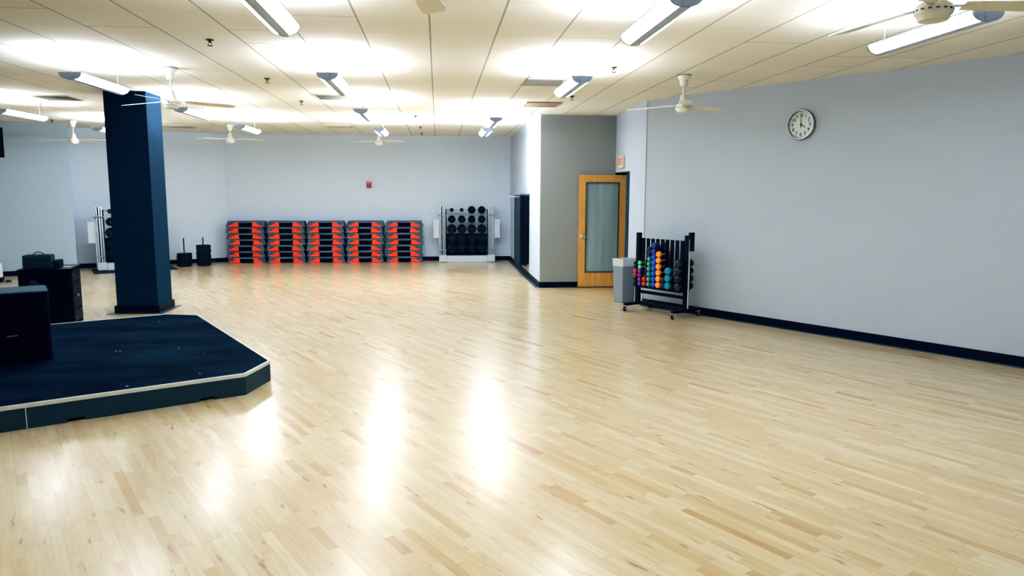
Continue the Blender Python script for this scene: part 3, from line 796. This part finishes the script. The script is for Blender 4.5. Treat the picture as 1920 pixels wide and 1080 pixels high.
# exit sign above the recess
exs = (D0.y - 13.22)
ep = dpt(exs, -0.0)
ea = math.atan2(-dn.y, -dn.x) + PI / 2
ex = thing('exit_sign', 'white exit sign with red letters on the wall over the door opening', 'sign', (ep.x, ep.y, 2.36), ea)
MB().span((-0.16, -0.055, -0.11), (0.16, 0, 0.11)).build('sign_housing', 'offwhite', ex, bevel=0.008)
text_part('exit_lettering', [('EXIT', 0.165, Matrix.Translation((0, -0.0562, 0)) @ RX)], 'redletter', ex)

# ------------------------------------------------------------------ mats hanging on the bump-out side wall
t = thing('mat_hanging_rack', 'dark wall rack with chrome prongs holding exercise mats on the bump-out side', 'rack', (XS, 16.3, 1.72))
MB().span((-0.018, -0.85, -0.05), (0, 0.95, 0.055)).build('back_plate', 'trim', t, bevel=0.003)
for y in (-0.62, 0.42):
    MB().tube((0, y, 0.0), (-0.30, y, -0.012), 0.007, n=10).tube((-0.30, y, -0.012), (-0.33, y, 0.012), 0.007, n=10).build('prong', 'chrome', t)
NM = 9
for i in range(NM):
    th = 0.0165; xx = XS - 0.022 - 0.0205 * (i + 1) + 0.003
    y0 = 15.50 + random.uniform(-0.015, 0.015) + 0.004 * i; y1 = 16.66 + random.uniform(-0.02, 0.02); z0 = 0.30 + random.uniform(-0.045, 0.03) - 0.006 * i; z1 = 1.745 + random.uniform(-0.008, 0.008)
    o = thing('exercise_mat', ('outermost blue-black exercise mat hanging on the bump-out side wall rack' if i == NM - 1 else 'black exercise mat, %s out from the wall in the hanging bundle' % ORD[i]), 'exercise mat', (xx, (y0 + y1) / 2, z0), 0, 'exercise mats hanging on the wall rack')
    mb = MB(); hh = (y1 - y0) / 2; H = z1 - z0; ns = 6; pa = []
    for j in range(ns + 1):
        z = H * j / ns; bow = -0.004 * math.sin(PI * j / ns)
        pa.append([mb.bm.verts.new(p) for p in ((bow, -hh, z), (bow + th, -hh, z), (bow + th, hh, z), (bow, hh, z))])
    for a, b in zip(pa, pa[1:]):
        for q_ in range(4): mb.bm.faces.new([a[q_], a[(q_ + 1) % 4], b[(q_ + 1) % 4], b[q_]])
    mb.bm.faces.new(pa[0][::-1]); mb.bm.faces.new(pa[-1])
    mb.build('mat_sheet', 'rubber_dark' if i == NM - 1 else 'black', o)
    gm = MB()
    for y in (15.68, 16.72 - 0.10):
        gm.tube((-0.001, y - (y0 + y1) / 2, 1.715 - z0), (th + 0.001, y - (y0 + y1) / 2, 1.715 - z0), 0.012, n=12)
    gm.build('eyelet', 'steel', o)

# ------------------------------------------------------------------ aerobic step stacks
ST_Y = 19.17; PITCH = 0.9925; X0 = -5.33; LH = 0.152
def make_step():
    t = thing('aerobic_step', '', 'exercise step', (0, 0, 0), 0, 'aerobic steps stacked along the back wall')
    hb, ht, D = 0.478, 0.435, 0.385
    # deck with sloping ends; local origin at bottom centre of the front
    d = MB()
    def sl(x0b, x0t, x1b, x1t, z0, z1, y0, y1): d.hexa([(x0b, y0, z0), (x1b, y0, z0), (x1b, y1, z0), (x0b, y1, z0), (x0t, y0 + 0.012, z1), (x1t, y0 + 0.012, z1), (x1t, y1 - 0.012, z1), (x0t, y1 - 0.012, z1)])
    H = LH - 0.004; zb = 0.006
    k0 = hb - (hb - ht) * 0.72
    sl(-k0, -ht, k0, ht, H * 0.72, H, 0.0, D)          # top slab
    sl(-hb, -k0, -hb + 0.075, -0.385, zb, H * 0.72, 0.0, D)   # end feet
    sl(hb - 0.075, 0.385, hb, k0, zb, H * 0.72, 0.0, D)
    d.span((-0.40, 0.018, 0.012), (0.40, D - 0.018, H * 0.72 + 0.002))   # recessed body
    d.build('deck', 'deck', t)
    MB().span((-0.16, 0.010, 0.012), (0.16, 0.020, H * 0.74)).build('front_recess', 'recess', t)
    for s in (-1, 1):
        # stepped orange riser block: tall inner part, low outer toe
        pts = [(0.160, zb), (0.405, zb), (0.400, 0.050), (0.325, 0.060), (0.315, 0.088), (0.268, 0.092), (0.262, 0.120), (0.178, 0.120)]
        pts = [(s * a, b) for a, b in pts]
        MB().prism_y(pts, -0.004, 0.028).build('riser', 'orange', t, bevel=0.004)
    MB().span((-ht + 0.02, 0.02, H), (ht - 0.02, D - 0.02, H + 0.003)).build('rubber_tread', 'deck', t)
    return t
step = make_step()
first = True
for i in range(5):
    jit = [0, 0, 0, 0, 0, 0, 0]
    sgn = [0.0, 0.0, 0.01, 0.012, 0.0, -0.01, 0.012]
    for j in range(7):
        x = X0 + 0.478 + PITCH * i + [0.005, 0.0, -0.012, 0.018, 0.012, -0.004, 0.012][j] + random.uniform(-0.005, 0.005)
        lv = ['on the floor', 'second from floor', 'third from floor', 'fourth from floor', 'third from top', 'second from top', 'topmost'][j]
        stn = ['leftmost stack', 'second stack from the left', 'middle stack', 'second stack from the right', 'rightmost stack'][i]
        lb = 'grey step with orange risers, %s, in the %s' % (lv, stn)
        loc = (x, ST_Y + random.uniform(-0.006, 0.006), j * LH)
        if first: step.location = loc; step['label'] = lb; first = False
        else: dup(step, loc, None, lb)

# ------------------------------------------------------------------ barbell racks
def make_plate(r, th=0.035):
    t = thing('weight_plate', '', 'weight plate', (0, 0, 0))
    MB().lathe([(0.014, 0), (r - 0.004, 0), (r, 0.004), (r, th - 0.004), (r - 0.004, th), (r * 0.84, th), (r * 0.80, th - 0.006), (r * 0.42, th - 0.006), (r * 0.38, th), (0.014, th), (0.014, 0)], n=32, axis=(0, -1, 0)).build('plate_disc', 'rubber', t, smooth=True)
    if r > 0.08:
        g = MB()
        for q_ in range(3):
            a = R(90 + 120 * q_); rr = r * 0.61
            g.box((rr * math.cos(a), -(th - 0.004), rr * math.sin(a)), (0.07, 0.004, 0.022), Matrix.Rotation(-(a + PI / 2), 3, 'Y'))
        g.build('grip_slot', 'void', t)
    MB().lathe([(0.0112, 0), (0.016, 0), (0.016, th + 0.002), (0.0112, th + 0.002)], n=16, axis=(0, -1, 0)).build('hub_ring', 'rubber_dark', t, smooth=True)
    return t
def barbell(label, loc, rz, tiltx, L=1.33, foam=False, group=None):
    t = thing('barbell', label, 'barbell', loc, rz, group)
    t.rotation_euler = (tiltx, 0, rz)
    MB().tube((0, 0, 0), (0, 0, L), 0.0145, n=12).build('bar_shaft', 'black' if foam else 'chrome', t, smooth=True)
    MB().lathe([(0, L), (0.019, L), (0.019, L + 0.03), (0, L + 0.035)], n=12).build('end_cap', 'rubber' if foam else 'chrome', t, smooth=True)
    MB().lathe([(0.015, L - 0.22), (0.024, L - 0.22), (0.024, L - 0.19), (0.015, L - 0.19)], n=12).build('inner_collar', 'steel', t, smooth=True)
    return t
def barbell_rack(loc, rz, side, sgroup, lean=R(5), rpanel=True):
    t = thing('barbell_rack', 'white and chrome rack of barbells and black plates %s' % side, 'weight rack', loc, rz)
    cz = math.cos(rz); sz = math.sin(rz)
    W = 0.525
    MB().span((-W, 0.0, 0.0), (W, 0.42, 0.165)).build('base_tray', 'whitemetal', t, bevel=0.008)
    for s in (-1, 1):
        MB().span((s * (W + 0.004), -0.01, 0.01), (s * (W + 0.20), 0.40, 0.18)).build('side_tray', 'whitemetal', t, bevel=0.008)
        MB().box((s * (W + 0.012), 0.145, 0.76), (0.025, 0.05, 1.22), Matrix.Rotation(-lean, 3, 'X')).build('upright', 'black', t)
        if s < 0 or rpanel: MB().span((s * (W + 0.205), 0.13, 0.62), (s * (W + 0.34), 0.16, 1.10)).build('side_panel', 'whitemetal', t, bevel=0.004)
        MB().box((s * (W + 0.19), 0.17, 0.70), (0.025, 0.04, 1.05), Matrix.Rotation(-lean, 3, 'X')).build('outer_post', 'steel', t)
        hk = MB(); hk.span((s * W, 0.15, 1.20), (s * (W + 0.20), 0.19, 1.225)); hk.span((s * W, 0.06, 0.30), (s * (W + 0.20), 0.28, 0.315)); hk.build('bar_holder', 'steel', t)
    zs = [1.345, 1.105, 0.855, 0.605, 0.36]
    def yb(z): return 0.10 + math.tan(lean) * (z - 0.15) + 0.045
    cols = [-0.39, -0.13, 0.13, 0.39]
    pg = MB()
    for z in zs:
        MB().span((-W, yb(z) - 0.012, z - 0.013), (W, yb(z) + 0.012, z + 0.013)).build('cross_rail', 'steel' if z > 1 else 'black', t)
    MB().box((0, yb(0.42) + 0.06, 0.44), (2 * W, 0.01, 0.58), Matrix.Rotation(-lean, 3, 'X')).build('back_panel', 'black', t)
    for z in zs:
        for x in cols:
            MB().tube((x, yb(z), z), (x, yb(z) - 0.15, z), 0.011, n=10).build('peg', 'rubber_dark', t)
    rad = [[0.052, 0.052, 0.10, 0.10], [0.10] * 4, [0.124, 0.121, 0.119, 0.119], [0.123] * 4, [0.121] * 4]
    rowname = ['top row', 'second row', 'middle row', 'fourth row', 'bottom row']
    colname = ['leftmost', 'second from left', 'third from left', 'rightmost']
    protos = {}
    for r_ in range(5):
        for c_ in range(4):
            rr = rad[r_][c_]; z = zs[r_]; x = cols[c_]
            npl = 2 if r_ < 2 else 3
            for k_ in range(npl):
                y = yb(z) - 0.016 - 0.042 * k_
                wl = (loc[0] + x * cz - y * sz, loc[1] + x * sz + y * cz, z)
                pos = 'front' if k_ == npl - 1 else ('inner' if k_ == 0 else 'middle')
                lb = '%sblack plate, %s, %s, %s on peg, rack %s' % ('small ' if rr < 0.06 else '', rowname[r_], colname[c_], pos, side)
                if rr not in protos: protos[rr] = make_plate(rr); o = protos[rr]; o.location = wl; o.rotation_euler = (0, 0, rz)
                else: o = dup(protos[rr], wl, rz)
                o['label'] = lb; o['group'] = 'weight plates on the rack ' + side
    # bars
    for s in (-1, 1):
        n = 6
        for k_ in range(n):
            x = s * (W + 0.045 + 0.025 * k_); y = 0.075 + 0.06 * (k_ % 2)
            wl = (loc[0] + x * cz - y * sz, loc[1] + x * sz + y * cz, 0.185)
            foam = (s == -1 and k_ in (3,))
            barbell('%s barbell, %s from plates in %s holder, rack %s' % ('black padded' if foam else 'chrome', ORD[k_], 'left' if s < 0 else 'right', side), wl, rz, -lean * 0.85, L=1.235, foam=foam, group='barbells on the rack ' + side)
    return t
barbell_rack((0.745, 19.08, 0), 0, 'in back right corner', 'a')
AB = math.atan2(LB1.y - LB0.y, LB1.x - LB0.x)
mt = tag(MB().prism([(-7.50, 16.82), (-6.02, 17.72), (-6.50, 18.60), (-8.0, 17.80)], 0.001, 0.012).build('rubber_floor_mat', 'rubber_dark'), 'thin black rubber mat on the floor under the barbell rack behind the column', 'floor mat')

barbell_rack((-7.02, 17.72, 0.013), R(27), 'behind slate column', 'b', lean=R(8), rpanel=False)

# ------------------------------------------------------------------ plate posts left of the steps
def plate_post(x, y, n, zrod, label, r):
    t = thing('plate_storage_post', label + ' post', 'weight stand', (x, y, 0))
    MB().lathe([(0, 0), (0.14, 0), (0.14, 0.012), (0.02, 0.018), (0.014, 0.03), (0.014, zrod), (0.011, zrod + 0.006), (0, zrod + 0.006)], n=20).build('post', 'black', t, smooth=True)
    for i in range(n):
        z = 0.02 + i * 0.0615; rr = r * (1.0 if i % 2 else 0.985)
        p = thing('bumper_plate', 'black bumper plate, %s from the floor on the %s post' % (ORD[i], 'shorter left' if n < 6 else 'taller right'), 'weight plate', (x + random.uniform(-0.006, 0.006), y, z), 0, 'bumper plates stacked on two posts')
        MB().lathe([(0.02, 0), (rr - 0.012, 0), (rr, 0.012), (rr, 0.044), (rr - 0.012, 0.056), (0.07, 0.056), (0.065, 0.060), (0.02, 0.060), (0.02, 0)], n=36).build('plate_body', 'rubber', p, smooth=True)
        MB().lathe([(0.0165, 0.001), (0.026, 0.001), (0.026, 0.0605), (0.0165, 0.0605)], n=16).build('hub_ring', 'steel', p, smooth=True)
plate_post(-6.12, 18.45, 5, 0.68, 'low pile of black plates on a thin upright', 0.175)
plate_post(-5.72, 18.62, 8, 0.68, 'taller pile of black plates on a thin upright beside the steps', 0.172)

# ------------------------------------------------------------------ bin by the door
bn = thing('trash_bin', 'grey square bin with a white liner standing beside the door', 'trash bin', (3.16, 11.98, 0), R(28))
def taper(x, y, x2, y2, z0, z1): return [(-x, -y, z0), (x, -y, z0), (x, y, z0), (-x, y, z0), (-x2, -y2, z1), (x2, -y2, z1), (x2, y2, z1), (-x2, y2, z1)]
bn.location = (3.085, 11.94, 0); bn.rotation_euler = (0, 0, R(30))
b1 = MB(); b1.hexa(taper(0.135, 0.105, 0.158, 0.125, 0, 0.72)); b1.build('bin_body', 'can', bn, bevel=0.015)
b2 = MB(); b2.hexa(taper(0.157, 0.124, 0.164, 0.131, 0.60, 0.722)); b2.build('bin_liner', 'liner', bn, bevel=0.012)
rim = MB(); ou = rrect(-0.168, 0.168, -0.135, 0.135, 0.03); 
rim.prism(ou, 0.712, 0.73); rim.build('liner_rim', 'liner', bn, bevel=0.006)
MB().prism(rrect(-0.146, 0.146, -0.113, 0.113, 0.03), 0.73, 0.732).build('bin_opening', 'can', bn)
lf = MB()
for i in range(7):
    lf.lathe([(0, -0.012), (0.022, 0), (0, 0.014)], n=6, origin=(random.uniform(-0.12, 0.12), random.uniform(-0.09, 0.09), 0.737))
lf.build('liner_folds', 'liner', bn)

# ------------------------------------------------------------------ dumbbell rack on casters
L0 = Vector((3.10, 11.14)); E = Vector((3.59 - 3.10, 10.32 - 11.14)); LEN = E.length; E.normalize()
NV = Vector((E.y, -E.x));
if NV.x > 0: NV = -NV
rzr = math.atan2(E.y, E.x)    # local x along the rack (away from the door), local -y toward the room?
loc_y = Vector((-E.y, E.x))   # local +y
ys = -1 if loc_y.dot(NV) < 0 else 1   # sign of local y pointing into the room
dk = thing('dumbbell_rack', 'black upright dumbbell rack on four casters against the right wall', 'weight rack', (L0.x, L0.y, 0), rzr)
fr = MB()
fr.span((-0.035, -0.03, 0.085), (0.035, 0.03, 1.205)); fr.span((LEN - 0.035, -0.03, 0.085), (LEN + 0.035, 0.03, 1.205))
fr.build('end_post', 'black', dk, bevel=0.004)
for x in (0, LEN):
    m_ = MB(); m_.span((x - 0.03, -0.285, 0.085), (x + 0.03, 0.285, 0.125)); m_.build('foot', 'black', dk, bevel=0.006)
MB().span((0.03, -0.02, 0.27), (LEN - 0.03, 0.02, 0.315)).build('lower_rail', 'black', dk, bevel=0.003)
MB().span((0.03, -0.025, 0.085), (LEN - 0.03, 0.025, 0.135)).build('base_beam', 'black', dk, bevel=0.003)
TR0 = 0.40
MB().span((0.02, -0.11, TR0 - 0.03), (LEN - 0.02, 0.11, TR0)).build('weight_tray', 'black', dk, bevel=0.003)
NCH = 9; pitch = LEN / (NCH + 1)
for i in range(NCH):
    x = pitch * (i + 1)
    MB().span((x - 0.033, -0.008, TR0), (x + 0.033, 0.008, 1.125)).build('channel_post', 'black', dk, bevel=0.003)
MB().tube((LEN + 0.055, ys * 0.02, 0.14), (LEN + 0.055, ys * 0.02, 1.15), 0.012, n=10).build('chrome_rod', 'chrome', dk, smooth=True)
MB().span((LEN + 0.035, -0.03, 0.98), (LEN + 0.085, 0.05, 1.25)).build('rod_cap', 'black', dk, bevel=0.004)
for x in (0, LEN):
    for sy in (-1, 1):
        c_ = MB().lathe([(0.010, -0.014), (0.038, -0.014), (0.043, -0.010), (0.043, 0.010), (0.038, 0.014), (0.010, 0.014), (0.010, -0.014)], n=24, origin=(x, sy * 0.275, 0.043), axis=(1, 0.35, 0)).build('caster_wheel', 'rubber', dk, smooth=True)
        MB().lathe([(0, -0.017), (0.022, -0.016), (0.022, 0.016), (0, 0.017)], n=14, origin=(x, sy * 0.275, 0.043), axis=(1, 0.35, 0)).build('caster_hub', 'zinc', c_)
        h_ = MB(); h_.box((x, sy * 0.262, 0.083), (0.06, 0.075, 0.014)); h_.box((x - 0.018, sy * 0.268, 0.058), (0.004, 0.03, 0.04)); h_.box((x + 0.018, sy * 0.268, 0.058), (0.004, 0.03, 0.04)); h_.build('caster_fork', 'zinc', c_)

HEADM = {}
def head_mat(c):
    if c not in HEADM: HEADM[c] = mat('vinyl_%d_%d_%d' % c, c, rough=0.35, spec=0.5)
    return HEADM[c]
def dumbbell(slot, z, r, colr, cname, label, num=None, off=0.115, long=1.0):
    x = pitch * (slot + 0.5)
    p = L0 + E * x
    t = thing('dumbbell', label, 'dumbbell', (p.x, p.y, z), rzr, 'vinyl dumbbells in the rack')
    m = head_mat(colr)
    MB().tube((0, -off, 0), (0, off, 0), 0.0085, n=8).build('handle', m, t, smooth=True)
    for s in (-1, 1):
        l = r * 1.25
        MB().lathe([(0, 0), (r * 0.6, 0), (r * 0.93, l * 0.16), (r, l * 0.4), (r, l * 0.65), (r * 0.9, l * 0.9), (r * 0.6, l), (0, l * 1.02)], n=20, origin=(0, s * (off - l * 0.35), 0), axis=(0, s, 0)).build('dumbbell_head', m, t, smooth=True)
    if num:
        fy = ys * (off + r * 1.25 * 0.65 + 0.003)
        # face of the front head, lettering reads from the room
        mx = Matrix.Translation((0, fy, 0)) @ Matrix.Rotation(PI if ys > 0 else 0, 4, 'Z') @ RX
        text_part('weight_number', [(num, r * 1.1, mx)], 'white', t)
    return t
def col(slot, specs, where):
    """specs bottom to top: (radius, colour, name, number)"""
    z = TR0 + 0.002
    cnt = {}
    for i, (r, c, nm, num) in enumerate(specs):
        z += r
        lb = '%s dumbbell, %s from the tray in %s' % (nm, ORD[i], where)
        dumbbell(slot, z, r, c, nm, lb, num)
        z += r + 0.001
NAVY = (14, 22, 70); RED = (190, 30, 35); BLK = (10, 13, 22); LG = (95, 205, 130); PUR = (112, 40, 140); TEAL = (15, 128, 110); BLUE = (20, 75, 190); ORG = (252, 150, 40); DB = (12, 45, 120); TL2 = (20, 125, 145)
col(0, [(0.030, BLK, 'black', None), (0.031, BLK, 'black', None), (0.032, RED, 'red', None), (0.032, RED, 'red', None), (0.028, NAVY, 'navy', None), (0.028, NAVY, 'navy', None)], 'the rack slot nearest the bin')
col(1, [(0.0315, PUR, 'purple', None), (0.0315, PUR, 'purple', None), (0.0315, PUR, 'purple', None), (0.0315, PUR, 'purple', None), (0.0315, LG, 'light green', None), (0.0315, LG, 'light green', None)], 'the purple and green column')
col(2, [(0.037, RED, 'red', None), (0.037, RED, 'red', None)], 'the short red column')
col(3, [(0.0385, TEAL, 'green', '2'), (0.0385, TEAL, 'green', '2'), (0.0385, TEAL, 'green', '2'), (0.0385, TEAL, 'green', '2'), (0.0385, TEAL, 'green', '2'), (0.0345, TEAL, 'green', '2'), (0.036, NAVY, 'navy', None), (0.038, NAVY, 'navy', None)], 'the green column')
col(4, [(0.041, BLUE, 'blue', None)] * 6 + [(0.044, DB, 'dark blue', None), (0.044, DB, 'dark blue', None)], 'the tall blue column')
col(5, [(0.0455, ORG, 'orange', None)] * 6, 'the orange column')
col(6, [(0.042, NAVY, 'navy blue', None), (0.042, NAVY, 'navy blue', None)], 'the short navy column')
col(7, [(0.054, TL2, 'large teal', None)] * 3, 'the three-high teal column')
col(9, [(0.056, BLK, 'large black', None)] * 4, 'the rack slot beside the rod')

# ------------------------------------------------------------------ world, camera, look
w = bpy.data.worlds.new('room_ambient'); SC.world = w; w.use_nodes = True
bgN = w.node_tree.nodes['Background']; bgN.inputs[0].default_value = (0.6, 0.75, 1.0, 1); bgN.inputs[1].default_value = 0.02

f_px, pit, yaw, roll = 1378.33, R(-7.494), R(5.7426), R(0.1845)
cy, sy, cpp, spp = math.cos(yaw), math.sin(yaw), math.cos(pit), math.sin(pit)
fw = Vector((sy * cpp, cy * cpp, spp)); rr = Vector((cy, -sy, 0)); uu = rr.cross(fw)
r2 = rr * math.cos(roll) + uu * math.sin(roll); u2 = -rr * math.sin(roll) + uu * math.cos(roll)
cam = bpy.data.objects.new('camera', bpy.data.cameras.new('camera')); COL.objects.link(cam)
cam.matrix_world = Matrix(((r2.x, u2.x, -fw.x, 0), (r2.y, u2.y, -fw.y, 0), (r2.z, u2.z, -fw.z, 1.83), (0, 0, 0, 1)))
cam.data.sensor_width = 36.0; cam.data.lens = f_px * 36 / 1920; cam.data.clip_start = 0.05; cam.data.clip_end = 100
SC.camera = cam

SC.view_settings.view_transform = 'Standard'
SC.view_settings.look = 'None'
SC.view_settings.exposure = 0.07
SC.view_settings.gamma = 1.0
SC.view_settings.use_curve_mapping = True
cm = SC.view_settings.curve_mapping
cm.extend = 'EXTRAPOLATED'
cc_ = cm.curves[3]
for px_, py_ in ((0.012, 0.004), (0.05, 0.030), (0.18, 0.165), (0.5, 0.54)): cc_.points.new(px_, py_)
r_ = cm.curves[0]; r_.points.new(0.03, 0.021); r_.points.new(0.14, 0.13)
cm.curves[2].points[0].location = (0.0, 0.006); cm.curves[2].points.new(0.1, 0.103)
cm.update()
SC.cycles.use_denoising = True
SC.cycles.max_bounces = 7
SC.cycles.diffuse_bounces = 4
SC.cycles.glossy_bounces = 4
SC.cycles.transmission_bounces = 4
SC.cycles.sample_clamp_indirect = 6.0
SC.cycles.caustics_reflective = False
SC.cycles.caustics_refractive = False
SC.cycles.use_light_tree = True
